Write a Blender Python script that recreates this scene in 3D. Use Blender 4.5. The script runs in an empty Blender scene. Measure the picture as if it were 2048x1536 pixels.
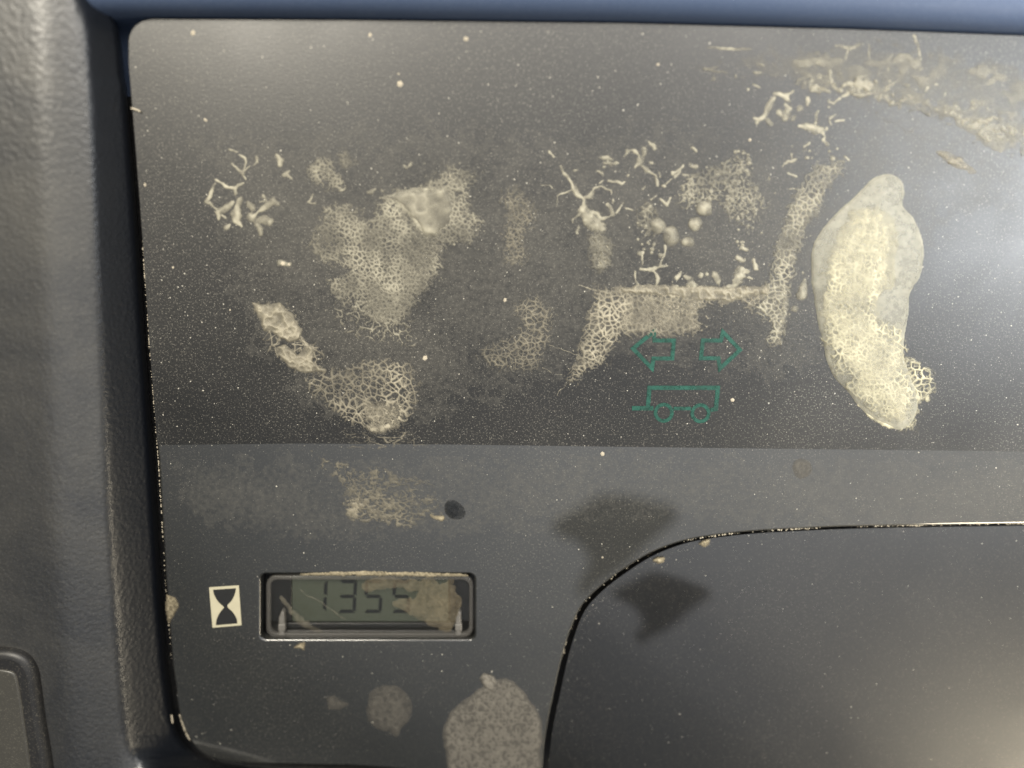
import bpy, bmesh, math, random
import numpy as np
from mathutils import Vector, Matrix

# ------------------------------------------------------------------ camera, light, exposure
S = bpy.context.scene
FPX, TH = 1650.0, math.radians(13)            # focal length in photo pixels, tilt of the camera to the panel
D = FPX * 1e-4                                # 0.1 mm per photo pixel at the aim point
CAM = np.array([0, D*math.sin(TH), D*math.cos(TH)])
VD = np.array([0, -math.sin(TH), -math.cos(TH)]); VU = np.array([0, math.cos(TH), -math.sin(TH)])
cd = bpy.data.cameras.new('camera'); co = bpy.data.objects.new('camera', cd); S.collection.objects.link(co)
cd.sensor_width = 36; cd.lens = 36*FPX/2048; cd.clip_start = .005; cd.clip_end = 20
co.location = CAM; co.rotation_euler = (-TH, 0, 0); S.camera = co
cd.dof.use_dof = True; cd.dof.focus_distance = .1665; cd.dof.aperture_fstop = 4.6

wd = bpy.data.worlds.new('World'); S.world = wd; wd.use_nodes = True
wd.node_tree.nodes['Background'].inputs[0].default_value = (.68, .84, 1.0, 1)
wd.node_tree.nodes['Background'].inputs[1].default_value = .07

def area(name, loc, aim, sx, sy, power, col):
    l = bpy.data.lights.new(name, 'AREA'); l.shape = 'RECTANGLE'; l.size = sx; l.size_y = sy; l.energy = power; l.color = col
    o = bpy.data.objects.new(name, l); S.collection.objects.link(o); o.location = loc
    o.rotation_euler = (Vector(aim)-Vector(loc)).to_track_quat('-Z', 'Y').to_euler(); return o
area('window_light_top', (.08, .185, .31), (.02, .02, 0), .34, .12, 1.55, (1, .96, .89))
area('fill_light_left', (-.15, .20, .30), (-.09, .05, 0), .10, .12, 1.95, (1, .93, .79))  # unseen lamp added to brighten the housing plateau and ridge
r_ = area('window_light_right', (.262, .05, .16), (.20, .04, 0), .10, .20, .41, (.93, .97, 1)); r_.data.spread = math.radians(82)
l_ = area('fill_light_low', (.285, -.245, .16), (.225, -.18, 0), .12, .12, .82, (1, .87, .64)); l_.data.shape = 'DISK'; l_.data.spread = math.radians(92)  # unseen warm lamp added to make the cowl glow at lower right
k_ = area('sky_light', (.13, -.30, .62), (.13, -.30, 0), 1.1, .60, .66, (.97, .98, 1)); k_.data.spread = math.radians(82); k_.rotation_euler = (0, .17, 0)

S.view_settings.view_transform = 'Standard'; S.view_settings.look = 'None'
S.view_settings.exposure = 0; S.view_settings.gamma = 1
S.cycles.use_denoising = True; S.cycles.max_bounces = 8; S.cycles.transparent_max_bounces = 16

# ------------------------------------------------------------------ helpers
def W(px, py, h=0.0):
    """photo pixel -> point of the place at height h above the panel plane"""
    px = np.asarray(px, float); py = np.asarray(py, float); h = np.asarray(h, float)
    u = (px-1024)/FPX; v = (768-py)/FPX
    dx = u; dy = VD[1]+v*VU[1]; dz = VD[2]+v*VU[2]
    t = (h-CAM[2])/dz
    return np.stack(np.broadcast_arrays(CAM[0]+t*dx, CAM[1]+t*dy, h+0*t), -1)

def Zp(px, py):
    """height of the panel face: flat, rolling away towards its top edge"""
    d = np.clip(150-np.asarray(py, float)+.018*(np.asarray(px, float)-1000), 0, None)
    return -d*d*4e-9

def link(o, parent=None):
    S.collection.objects.link(o)
    if parent is not None: o.parent = parent
    return o
def tag(o, label=None, cat=None, group=None, kind=None):
    if label: o['label'] = label
    if cat: o['category'] = cat
    if group: o['group'] = group
    if kind: o['kind'] = kind
    return o
def empty(name, label, cat, group=None):
    o = bpy.data.objects.new(name, None); o.empty_display_size = .01; link(o); return tag(o, label, cat, group)
def mesh_obj(name, verts, faces, mat, parent=None, smooth=True, angle=None):
    me = bpy.data.meshes.new(name)
    me.from_pydata(np.asarray(verts).tolist(), [], [list(map(int, f)) for f in faces]); me.update()
    if smooth:
        me.polygons.foreach_set('use_smooth', [True]*len(me.polygons))
        if angle: me.set_sharp_from_angle(angle=math.radians(angle))
    me.materials.append(mat)
    return link(bpy.data.objects.new(name, me), parent)
def crom(pts, n=8, closed=True):
    P = np.array(pts, float); m = len(P); out = []
    for i in range(m if closed else m-1):
        if closed: a, b, c, d = P[(i-1) % m], P[i], P[(i+1) % m], P[(i+2) % m]
        else: a, b, c, d = P[max(i-1, 0)], P[i], P[i+1], P[min(i+2, m-1)]
        for k in range(n):
            t = k/n
            out.append(.5*((2*b)+(c-a)*t+(2*a-5*b+4*c-d)*t*t+(3*b-a-3*c+d)*t**3))
    if not closed: out.append(P[-1])
    return np.array(out)
def rrect(x0, y0, x1, y1, r, n=6):
    out = []
    for cx, cy, a0 in ((x1-r, y1-r, 0), (x0+r, y1-r, 90), (x0+r, y0+r, 180), (x1-r, y0+r, 270)):
        for k in range(n+1):
            a = math.radians(a0+90*k/n); out.append((cx+r*math.cos(a), cy+r*math.sin(a)))
    return out
def slab(name, loops, ztop, thick, bevel, mat, parent=None, res=2):
    """solid plate from pixel outlines (first outer, rest holes), rounded edges, top face at ztop"""
    cu = bpy.data.curves.new(name, 'CURVE'); cu.dimensions = '2D'; cu.fill_mode = 'BOTH'
    cu.extrude = max(thick/2-bevel, 0); cu.bevel_depth = bevel; cu.bevel_resolution = res; cu.offset = -bevel
    for lp in loops:
        P = W([p[0] for p in lp], [p[1] for p in lp], ztop)
        sp = cu.splines.new('POLY'); sp.points.add(len(P)-1)
        for q, p in zip(sp.points, P): q.co = (p[0], p[1], 0, 1)
        sp.use_cyclic_u = True
    t = bpy.data.objects.new('tmp', cu); S.collection.objects.link(t)
    bpy.context.view_layer.update()
    me = bpy.data.meshes.new_from_object(t.evaluated_get(bpy.context.evaluated_depsgraph_get()))
    bpy.data.objects.remove(t); bpy.data.curves.remove(cu)
    for v in me.vertices: v.co.z += ztop-thick/2
    me.name = name; me.materials.clear(); me.materials.append(mat)
    me.polygons.foreach_set('use_smooth', [True]*len(me.polygons)); me.set_sharp_from_angle(angle=math.radians(40))
    return link(bpy.data.objects.new(name, me), parent)
def ribbon(pts, wd_, closed=False):
    """mitred band of a given width along a polyline (pixels) -> left and right borders"""
    P = np.array(pts, float); m = len(P); L = []; R = []
    for i in range(m):
        a = P[(i-1) % m] if (closed or i > 0) else None; b = P[(i+1) % m] if (closed or i < m-1) else None
        d1 = None if a is None else (P[i]-a)/np.linalg.norm(P[i]-a); d2 = None if b is None else (b-P[i])/np.linalg.norm(b-P[i])
        if d1 is None: d1 = d2
        if d2 is None: d2 = d1
        n1 = np.array([-d1[1], d1[0]]); n2 = np.array([-d2[1], d2[0]])
        mi = n1+n2; mi /= max(np.linalg.norm(mi), 1e-6); k = min(wd_/2/max(mi.dot(n1), .35), wd_*1.5)
        L.append(P[i]+mi*k); R.append(P[i]-mi*k)
    return np.array(L), np.array(R)
def band_obj(name, bands, z, thick, mat, parent):
    V = []; F = []
    for pts, w, closed in bands:
        L, R = ribbon(pts, w, closed); m = len(L); o = len(V)
        for q in range(m):
            for A, zz in ((L[q], z), (R[q], z), (R[q], z-thick), (L[q], z-thick)): V.append(W(A[0], A[1], zz))
        for q in range(m if closed else m-1):
            a = o+4*q; b = o+4*((q+1) % m)
            for k in range(4): F.append((a+k, a+(k+1) % 4, b+(k+1) % 4, b+k))
    o = mesh_obj(name, V, F, mat, parent, smooth=False)
    bm = bmesh.new(); bm.from_mesh(o.data); bmesh.ops.recalc_face_normals(bm, faces=bm.faces); bm.to_mesh(o.data); bm.free()
    return o

# ------------------------------------------------------------------ materials
def mat(name):
    m = bpy.data.materials.new(name); m.use_nodes = True; nt = m.node_tree
    return m, nt, nt.nodes['Principled BSDF'], nt.nodes.new, nt.links.new
def pos(nt, scale=(1, 1, 1)):
    g = nt.nodes.new('ShaderNodeNewGeometry'); mp = nt.nodes.new('ShaderNodeMapping'); mp.inputs['Scale'].default_value = scale
    nt.links.new(g.outputs['Position'], mp.inputs['Vector']); return mp.outputs[0]
def noise(nt, vec, scale, detail=3, rough=.55, dist=0):
    n = nt.nodes.new('ShaderNodeTexNoise'); n.inputs['Scale'].default_value = scale; n.inputs['Detail'].default_value = detail
    n.inputs['Roughness'].default_value = rough; n.inputs['Distortion'].default_value = dist
    nt.links.new(vec, n.inputs['Vector']); return n.outputs['Fac']
def ramp(nt, fac, stops):
    r = nt.nodes.new('ShaderNodeValToRGB'); e = r.color_ramp.elements
    while len(e) < len(stops): e.new(.5)
    for el, (p, c) in zip(e, stops): el.position = p; el.color = (*c, 1) if len(c) == 3 else c
    nt.links.new(fac, r.inputs[0]); return r.outputs[0]
def math_n(nt, op, a, b=None, clamp=False):
    n = nt.nodes.new('ShaderNodeMath'); n.operation = op; n.use_clamp = clamp
    for i, x in enumerate((a, b)):
        if x is None: continue
        if isinstance(x, (int, float)): n.inputs[i].default_value = x
        else: nt.links.new(x, n.inputs[i])
    return n.outputs[0]
def mixc(nt, f, a, b):
    n = nt.nodes.new('ShaderNodeMix'); n.data_type = 'RGBA'
    for s, x in ((n.inputs[0], f), (n.inputs[6], a), (n.inputs[7], b)):
        if isinstance(x, (int, float)): s.default_value = x
        elif isinstance(x, tuple): s.default_value = (*x, 1)
        else: nt.links.new(x, s)
    return n.outputs[2]
def bump(nt, h, strength, dist, bsdf):
    b = nt.nodes.new('ShaderNodeBump'); b.inputs['Strength'].default_value = strength; b.inputs['Distance'].default_value = dist
    nt.links.new(h, b.inputs['Height']); nt.links.new(b.outputs[0], bsdf.inputs['Normal'])

def dusty_plastic(name, base, dust, cover, rough, spec=.5, grain=1500, coat=0., coat_rough=.1, coat_ior=1.5, bump_s=.25, bump_scale=1400, bump_d=3e-5, cloud=25, fleck=5.):
    """dark plastic under a thin uneven film of fine dust"""
    m, nt, b, N, L = mat(name); v = pos(nt)
    g1 = noise(nt, v, grain, 2, .7); g2 = noise(nt, v, grain*3.1, 1, .6); cl = noise(nt, v, cloud, 4, .6, .4)
    sp = math_n(nt, 'MULTIPLY', math_n(nt, 'POWER', g1, 2.2), 2.2)
    sp = math_n(nt, 'ADD', sp, math_n(nt, 'MULTIPLY', math_n(nt, 'SUBTRACT', g2, .5), .7))
    cm = ramp(nt, cl, [(.28, (.35,)*3), (.72, (1.35,)*3)])
    fl = ramp(nt, noise(nt, v, 3000, 1, .5), [(.60, (0,)*3), (.72, (1,)*3)]); f2 = ramp(nt, noise(nt, v, 1300, 2, .7), [(.62, (0,)*3), (.74, (1,)*3)])
    sp = math_n(nt, 'ADD', sp, math_n(nt, 'ADD', math_n(nt, 'MULTIPLY', fl, fleck), math_n(nt, 'MULTIPLY', f2, fleck*.7)))
    f = math_n(nt, 'MULTIPLY', math_n(nt, 'MULTIPLY', sp, cover), cm, clamp=True)
    L(mixc(nt, f, base, dust), b.inputs['Base Color'])
    rn = ramp(nt, cl, [(.3, (max(rough-.07, .02),)*3), (.7, (rough+.07,)*3)]); L(rn, b.inputs['Roughness'])
    b.inputs['Specular IOR Level'].default_value = spec
    b.inputs['Coat Weight'].default_value = coat; b.inputs['Coat Roughness'].default_value = coat_rough; b.inputs['Coat IOR'].default_value = coat_ior
    bump(nt, noise(nt, v, bump_scale, 2, .6), bump_s, bump_d, b)
    return m
M = {}
M['window'] = dusty_plastic('smoked_window', (.004, .004, .004), (.22, .205, .17), .040, .43, .60, bump_s=.5, bump_d=4e-5, bump_scale=2400, fleck=10.)
M['facia'] = dusty_plastic('grey_facia', (.010, .0105, .0100), (.22, .205, .165), .04, .50, .5, coat=.9, coat_rough=.03, coat_ior=1.75, bump_s=.05)
M['cowl'] = dusty_plastic('column_plastic', (.003, .0033, .0037), (.22, .20, .16), .02, .44, .32, grain=1100, bump_s=.06, coat=.72, coat_rough=.055, coat_ior=1.7)
M['rail'] = dusty_plastic('rail_plastic', (.066, .095, .165), (.16, .20, .28), .08, .5, .5)  # blue of the reflected sky painted into base and dust colours
M['plate'] = dusty_plastic('plate_edge', (.012, .012, .013), (.2, .18, .14), .05, .5)
M['switch'] = dusty_plastic('switch_plastic', (.045, .043, .038), (.16, .15, .12), .08, .42, .5)

def grain_plastic():
    m, nt, b, N, L = mat('grained_housing'); v = pos(nt)
    vo = N('ShaderNodeTexVoronoi'); vo.feature = 'SMOOTH_F1'; vo.inputs['Scale'].default_value = 1150; L(v, vo.inputs['Vector'])
    n1 = noise(nt, v, 1700, 2, .6); cl = noise(nt, v, 38, 5, .65, .6); big = noise(nt, pos(nt, (1, .35, 1)), 16, 3, .6)
    hgt = math_n(nt, 'ADD', vo.outputs['Distance'], math_n(nt, 'MULTIPLY', n1, .6))
    fl = ramp(nt, noise(nt, v, 2200, 2, .6), [(.50, (0,)*3), (.75, (1,)*3)])
    dust = math_n(nt, 'ADD', math_n(nt, 'MULTIPLY', ramp(nt, cl, [(.3, (.15,)*3), (.75, (.8,)*3)]), ramp(nt, big, [(.3, (.35,)*3), (.7, (.8,)*3)])), math_n(nt, 'MULTIPLY', fl, .22))
    dust = math_n(nt, 'MULTIPLY', dust, .36, clamp=True)
    gn = N('ShaderNodeNewGeometry'); sx = N('ShaderNodeSeparateXYZ'); L(gn.outputs['Normal'], sx.inputs[0])
    up = ramp(nt, sx.outputs['Z'], [(.74, (.02,)*3), (.92, (1,)*3)])
    L(mixc(nt, math_n(nt, 'MULTIPLY', dust, up), (.0055, .007, .0105), (.26, .24, .195)), b.inputs['Base Color'])
    b.inputs['Roughness'].default_value = .37; b.inputs['Specular IOR Level'].default_value = .85
    bump(nt, hgt, .38, 1.5e-4, b); return m
M['housing'] = grain_plastic()

def residue(name, thin, thick, spots=None, rough=.6, amin=.25, bs=.5, sss=0.):
    """dried residue: sheer where it is thin, opaque where it is thick ('thick' is the layer's own thickness)"""
    m, nt, b, N, L = mat(name); v = pos(nt)
    at = N('ShaderNodeAttribute'); at.attribute_name = 'thick'
    n1 = noise(nt, v, 900, 3, .65); n2 = noise(nt, v, 240, 4, .65)
    t = math_n(nt, 'ADD', at.outputs['Fac'], math_n(nt, 'MULTIPLY', math_n(nt, 'SUBTRACT', n1, .5), .45), clamp=True)
    c = mixc(nt, t, thin, thick)
    c = mixc(nt, ramp(nt, n2, [(.35, (0,)*3), (.75, (.55,)*3)]), c, spots or thin)
    L(c, b.inputs['Base Color']); b.inputs['Roughness'].default_value = rough
    b.inputs['Specular IOR Level'].default_value = .45
    a = math_n(nt, 'ADD', math_n(nt, 'MULTIPLY', t, .95), amin, clamp=True); L(a, b.inputs['Alpha'])
    bump(nt, n1, bs, 1.2e-4, b); return m
M['foam'] = residue('dried_foam', (.16, .147, .114), (.36, .335, .256), amin=.0)
M['foam_warm'] = residue('dried_foam_warm', (.165, .148, .112), (.35, .316, .236), amin=.02)
M['foam_faint'] = residue('dried_foam_faint', (.15, .135, .10), (.28, .25, .185), amin=.0)
M['shell'] = residue('glue_skin', (.30, .288, .235), (.42, .405, .32), rough=.55, amin=.12, bs=.15)
M['core'] = residue('glue_foam_core', (.32, .293, .20), (.58, .54, .385), amin=.0)
M['mud'] = residue('dried_mud', (.07, .064, .055), (.15, .138, .116), spots=(.06, .056, .049), rough=.8, amin=.15)
M['dirt'] = residue('brown_dirt', (.14, .11, .065), (.36, .31, .21), spots=(.12, .105, .07), rough=.8, amin=.2)
def plain(name, col, rough=.5, spec=.5, alpha=1, var=.25, sc=700):
    m, nt, b, N, L = mat(name); v = pos(nt); n = noise(nt, v, sc, 3, .65)
    lo = tuple(c*(1-var) for c in col); hi = tuple(min(c*(1+var), 1) for c in col)
    L(mixc(nt, n, lo, hi), b.inputs['Base Color']); b.inputs['Roughness'].default_value = rough; b.inputs['Specular IOR Level'].default_value = spec
    b.inputs['Alpha'].default_value = alpha; return m
M['green'] = plain('green_print', (.006, .052, .037), .5, .4, var=.95, sc=450)
_nt = M['green'].node_tree; _nt.links.new(ramp(_nt, noise(_nt, pos(_nt), 1100, 3, .7), [(.30, (.45,)*3), (.50, (1,)*3)]), _nt.nodes['Principled BSDF'].inputs['Alpha'])
M['cream'] = plain('cream_print', (.40, .37, .265), .5, var=.12, sc=500)
M['ink'] = plain('black_print', (.012, .012, .012), .45)
M['speck'] = plain('dust_grain', (.36, .34, .29), .8, var=.4, sc=300)
M['chip'] = plain('pale_edge_dirt', (.34, .30, .23), .8, var=.5, sc=900)
M['lcd'] = plain('lcd_glass', (.045, .051, .037), .22, .5, var=.10, sc=160)
M['segment'] = plain('lcd_segment', (.006, .007, .007), .3)
M['black'] = plain('meter_black', (.006, .006, .006), .35)
M['clip'] = plain('milky_clip', (.13, .122, .11), .35, var=.2)
M['blackish'] = residue('blackish_film', (.006, .007, .008), (.006, .007, .008), rough=.35, amin=0., bs=.05)  # near-black film of the small oval spot
def clear(name, tint, spec, alpha, rough):
    m, nt, b, N, L = mat(name); b.inputs['Base Color'].default_value = (*tint, 1); b.inputs['Roughness'].default_value = rough
    b.inputs['Alpha'].default_value = alpha; b.inputs['Specular IOR Level'].default_value = spec; return m
M['lens'] = clear('clear_lens', (.06, .06, .055), .3, .05, .06)
M['lens_rim'] = clear('clear_lens_rim', (.16, .15, .135), .8, .20, .25)

# ------------------------------------------------------------------ instrument panel
rng = np.random.RandomState(7)
LEFT = np.array([(70, 261), (90, 258), (130, 258), (250, 268), (500, 287), (700, 300), (930, 318), (1150, 331), (1330, 345), (1440, 362)], float)  # py, px
def xl(py): return np.interp(py, LEFT[:, 0], LEFT[:, 1])
def ytop(px): return np.interp(px, [260, 330, 700, 1250, 1700, 2048, 2300], [39, 39, 41, 47, 59, 72, 84])
def ymid(px): return np.interp(px, [250, 315, 600, 900, 1200, 1600, 2048, 2300], [891, 890, 887, 889, 893, 898, 903, 906])
panel = empty('instrument_panel', 'dark dashboard instrument panel with smoked window above a grey strip', 'panel')

# smoked window: a sheet that rolls away at its top edge, with a real rim
nu, nv = 90, 80
V = []
for j in range(nv+1):
    v = (j/nv)**1.25
    for i in range(nu+1):
        u = (i/nu)**1.5
        y0 = 39+(891-39)*v
        y0 = max(y0, 39)
        c = 45*max(0, 1-(y0-39)/45.)          # rounded corner
        c = 45-math.sqrt(max(45**2-c**2, 0))
        a = xl(max(y0, 90))+c
        px = a+(2230-a)*u
        py = ytop(px)+(ymid(px)-ytop(px))*v
        V.append(W(px, py, Zp(px, py)))
V = np.array(V); idx = lambda i, j: j*(nu+1)+i
F = [(idx(i, j), idx(i, j+1), idx(i+1, j+1), idx(i+1, j)) for j in range(nv) for i in range(nu)]
ring = [idx(0, j) for j in range(nv, 0, -1)]+[idx(i, 0) for i in range(nu+1)]
base = len(V); ex = V[ring].copy()
cen = np.array([.02, 0, 0]); n_ = ex-cen
r1 = ex.copy(); r1[:, 2] -= .0003; r1[:, 0] -= np.where(np.arange(len(ring)) < nv+1, .00018, 0); r1[:, 1] += np.where(np.arange(len(ring)) >= nv, .00018, 0)
r2 = r1.copy(); r2[:, 2] -= .0022
V = np.concatenate([V, r1, r2]); m = len(ring)
for k in range(m-1):
    F.append((ring[k], ring[k+1], base+k+1, base+k)); F.append((base+k, base+k+1, base+m+k+1, base+m+k))
wo = mesh_obj('smoked_window', V, F, M['window'], panel, angle=50)

arch = [(1084, 1575), (1088, 1500), (1097, 1440), (1110, 1380), (1124, 1318), (1140, 1265), (1162, 1216), (1195, 1180), (1240, 1145), (1300, 1108), (1360, 1085), (1420, 1073), (1500, 1064), (1600, 1058), (1700, 1054), (1850, 1051), (2048, 1048), (2240, 1046)]
archc = crom(arch, 5, False)
outl = [(xl(y), y) for y in (886, 930, 1000, 1080, 1150, 1240, 1330, 1390)]
outl += crom([(352, 1390), (362, 1440), (385, 1488), (425, 1518), (500, 1528)], 5, False).tolist()
outl += [(700, 1531), (900, 1545), (1000, 1556), (1075, 1574)]
outl += archc.tolist()
outl += [(2240, 899)]+[(x, ymid(x)-7) for x in (2048, 1600, 1200, 900, 600, 340)]
hole = rrect(521, 1148, 949, 1279, 11)
slab('lower_facia', [outl, hole], -4e-5, .0024, .00045, M['facia'], panel, 3)
# backing plate under the window
back = [(xl(y)+8, y) for y in (330, 500, 700, 872)]+[(2200, 872), (2200, 330)]
slab('backing_plate', [back], -.0006, .0016, .0002, M['plate'], panel)

# printed symbols
def arrow(c): return band_obj('turn_arrow', [(c, 8, True)], 9e-5, 8e-5, M['green'], panel)
a1 = arrow([(1266, 697), (1308, 663), (1309, 681), (1348, 681), (1344.5, 717), (1307, 717), (1304, 737)])
a1['label'] = 'green left-pointing arrow outline'
a2 = arrow([(1480, 700), (1446, 664), (1442, 681), (1406, 681), (1402, 716.5), (1437, 716.5), (1440, 737)])
a2['label'] = 'green right-pointing arrow outline'
circ = lambda cx, cy, r: [(cx+r*math.cos(t), cy+r*math.sin(t)) for t in np.linspace(0, 2*math.pi, 25)[:-1]]
tr = bpy.data.objects.new('trailer_symbol', None); link(tr, panel); tr.empty_display_size = .005
tr['label'] = 'green outline of a two-wheeled trailer'
band_obj('trailer_box', [([(1296, 813), (1299, 775.5), (1436, 775.5), (1432, 818), (1421, 820)], 8.5, False), ([(1347, 817), (1382, 817)], 7, False)], 9e-5, 8e-5, M['green'], tr)
band_obj('drawbar', [([(1264, 816.5), (1307, 816.5)], 9, False)], 8.6e-5, 8e-5, M['green'], tr)
for cx, cy in ((1327.5, 825.5), (1401, 826.5)): band_obj('wheel', [(circ(cx, cy, 16.5), 7, True)], 9.5e-5, 8e-5, M['green'], tr)
hg = slab('hourglass_label', [[(418, 1175), (477.5, 1171), (483, 1250.6), (425, 1255.6)]], 1.0e-4, 1.2e-4, 1e-5, M['cream'], panel)
hg['label'] = 'cream rectangle with black hourglass symbol'
gl = crom([(426, 1179.7), (428.5, 1190), (436, 1203), (446, 1212.5), (447.5, 1215.5), (440, 1225), (433.5, 1238), (431.5, 1250.6)], 4, False).tolist()
gr = crom([(474.7, 1247), (473, 1237), (466, 1225), (456.5, 1216), (455, 1210), (462, 1203), (469, 1190), (472, 1176.5)], 4, False).tolist()
slab('hourglass_figure', [gl+gr], 1.4e-4, 8e-5, 1e-5, M['ink'], hg)

# ------------------------------------------------------------------ hour meter in its opening
meter = empty('hour_meter', 'small rectangular hour meter reading 1355 behind a dirty clear cover', 'meter')
slab('well', [rrect(505, 1130, 965, 1297, 14), rrect(520, 1147, 950, 1280, 10)], -.0012, .004, .0001, M['black'], meter)
slab('well_floor', [rrect(505, 1130, 965, 1297, 14)], -.0052, .001, .0001, M['black'], meter)
lcd = slab('screen', [rrect(584, 1150, 897, 1243, 4)], -.0034, .0016, .0001, M['lcd'], meter)
slab('screen_shoulder', [rrect(560, 1246, 915, 1257, 2)], -.0030, .0018, .0002, M['black'], meter)
slab('screen_shoulder', [rrect(556, 1261, 920, 1270, 2)], -.0022, .0024, .0002, M['black'], meter)
for x0, x1 in ((540, 583), (898, 940)):
    slab('side_block', [rrect(x0, 1152, x1, 1243, 4)], -.0030, .002, .0002, M['black'], meter)
def segs(x, y, w, h, on):
    """seven-segment digit: x, y top-left in pixels"""
    t = 6.5; g = 2; hh = h/2; sl = lambda yy: (y+h-yy)*.055
    R = {'a': [(x+g, y), (x+w-g, y), (x+w-t, y+t), (x+t, y+t)], 'd': [(x+t, y+h-t), (x+w-t, y+h-t), (x+w-g, y+h), (x+g, y+h)],
         'g': [(x+g+1, y+hh), (x+t, y+hh-t/2), (x+w-t, y+hh-t/2), (x+w-g-1, y+hh), (x+w-t, y+hh+t/2), (x+t, y+hh+t/2)],
         'f': [(x, y+g), (x+t, y+t+1), (x+t, y+hh-t/2-1), (x, y+hh-g)], 'b': [(x+w, y+g), (x+w, y+hh-g), (x+w-t, y+hh-t/2-1), (x+w-t, y+t+1)],
         'e': [(x, y+hh+g), (x+t, y+hh+t/2+1), (x+t, y+h-t-1), (x, y+h-g)], 'c': [(x+w, y+hh+g), (x+w, y+h-g), (x+w-t, y+h-t-1), (x+w-t, y+hh+t/2+1)]}
    for s in on:
        slab('digit_segment', [[(px+sl(py), py) for px, py in R[s]]], -.00332, 1.2e-4, 1e-5, M['segment'], lcd, 1)
segs(612, 1160, 40, 64, 'bc'); segs(675, 1160, 36, 66, 'abgcd'); segs(727, 1160, 36, 66, 'afgcd'); segs(783, 1160, 36, 66, 'afgcd')
slab('lens', [rrect(536, 1156, 942, 1271, 16)], -.0009, .0008, .0003, M['lens'], meter, 3)
slab('lens_rim', [rrect(532, 1152, 946, 1275, 19), rrect(540, 1160, 938, 1267, 14)], -.00075, .0012, .0002, M['lens_rim'], meter, 2)
for x in (557, 911):
    cl = slab('clip', [[(x, 1236), (x+6, 1222), (x+11, 1226), (x+12, 1272), (x, 1272)]], -.0013, .002, .0003, M['clip'], meter)
    slab('clip_foot', [rrect(x-1, 1249, x+13, 1262, 2)], -.0011, .0012, .0002, M['clip'], cl)

# ------------------------------------------------------------------ housing, rail, column cowl, switch, base
V = []; F = []
ys = np.concatenate([np.linspace(-60, 1430, 165), np.linspace(1437, 1640, 70)])
prof = [(-260, 8.6), (-160, 8.6), (-90, 8.6)]
_o, _h = -90., 8.6
for _k in range(24):
    _n = _o+(189/24.); _a = np.interp(.5*(_o+_n), [-90, -70, -48, 22, 34, 60, 99], [0, 5, 12, 23, 39, 43, 45]); _h -= (189/24.)*.1*math.tan(math.radians(_a)); _o = _n; prof.append((_o, _h))
prof[-1] = (99, prof[-2][1]-4)
h24 = float(np.interp(24, [p[0] for p in prof], [p[1] for p in prof]))
for y in ys:
    ridge = np.interp(y, [-60, 60, 500, 1000, 1600], [146, 150, 160, 176, 214])
    gap = np.interp(y, [-60, 0, 30, 60, 100, 160], [176, 205, 226, 238, 244, 249]) if y < 160 else (xl(y)-np.interp(y, [160, 400, 1600], [9, 8, 10]) if y < 1400 else np.interp(y, [1400, 1440, 1470, 1495, 1513, 1526, 1534, 1540, 1546, 1556, 1567, 1585, 1640], [346, 353, 364, 384, 412, 452, 500, 600, 720, 900, 1000, 1082, 1110]))
    hp = np.interp(y, [-60, 40, 1600], [.9, 1, .75])
    for (o, h) in prof:
        px = ridge+o*(1.0 if o < 0 else (gap-ridge)/99.)
        rt = max(1., min((gap-ridge)/99., 1.9)); hh = (h if o < 24 else h24-(h24-h)*rt)
        V.append(W(px, y, max(hh, -9.)*1e-3))
k = len(prof)
F = [(j*k+i, (j+1)*k+i, (j+1)*k+i+1, j*k+i+1) for j in range(len(ys)-1) for i in range(k-1)]
ho = mesh_obj('dash_housing', V, F, M['housing'], None, angle=60)
tag(ho, 'grained black dash housing with rounded ridge left of the panel', 'housing')

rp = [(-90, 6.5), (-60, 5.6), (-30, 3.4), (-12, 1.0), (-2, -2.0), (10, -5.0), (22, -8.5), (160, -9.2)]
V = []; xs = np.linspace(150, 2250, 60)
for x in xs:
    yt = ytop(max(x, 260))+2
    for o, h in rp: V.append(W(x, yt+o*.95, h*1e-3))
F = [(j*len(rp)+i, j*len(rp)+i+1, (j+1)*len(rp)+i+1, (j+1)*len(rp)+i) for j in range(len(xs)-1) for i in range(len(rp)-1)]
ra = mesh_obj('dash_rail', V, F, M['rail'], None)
tag(ra, 'smooth dark rail, sky reflection painted in blue, running along the top of the panel', 'rail')

def cowl_h(t): return (-2.4+4.6*(1-np.exp(-t*3.))+3.*t)*1e-3
C0 = np.array([2350., 2150.])
inner = archc.copy()
d = C0-inner; d /= np.linalg.norm(d, axis=1)[:, None]
nrm = np.gradient(archc, axis=0); nrm = np.stack([-nrm[:, 1], nrm[:, 0]], 1); nrm /= np.linalg.norm(nrm, axis=1)[:, None]
gapw = np.interp(archc[:, 0], [1084, 1130, 1200, 1400, 2240], [12, 11, 8, 4, 3])
inner = archc+nrm*gapw[:, None]
ts = np.concatenate([[0, .004, .009, .016], np.linspace(.03, 1, 40)])
V = []
for p in inner:
    V.append(W(p[0], p[1], -.009))
    for t in ts:
        q = p+(C0-p)*t
        edge = 0.
        V.append(W(q[0], q[1], cowl_h(t)+edge))
k = len(ts)+1
F = [(j*k+i, j*k+i+1, (j+1)*k+i+1, (j+1)*k+i) for j in range(len(inner)-1) for i in range(k-1)]
cw = mesh_obj('steering_column_cowl', V, F, M['cowl'], None, angle=35)
tag(cw, 'dusty black domed steering column cowl under the panel arch', 'cowl')

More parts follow.
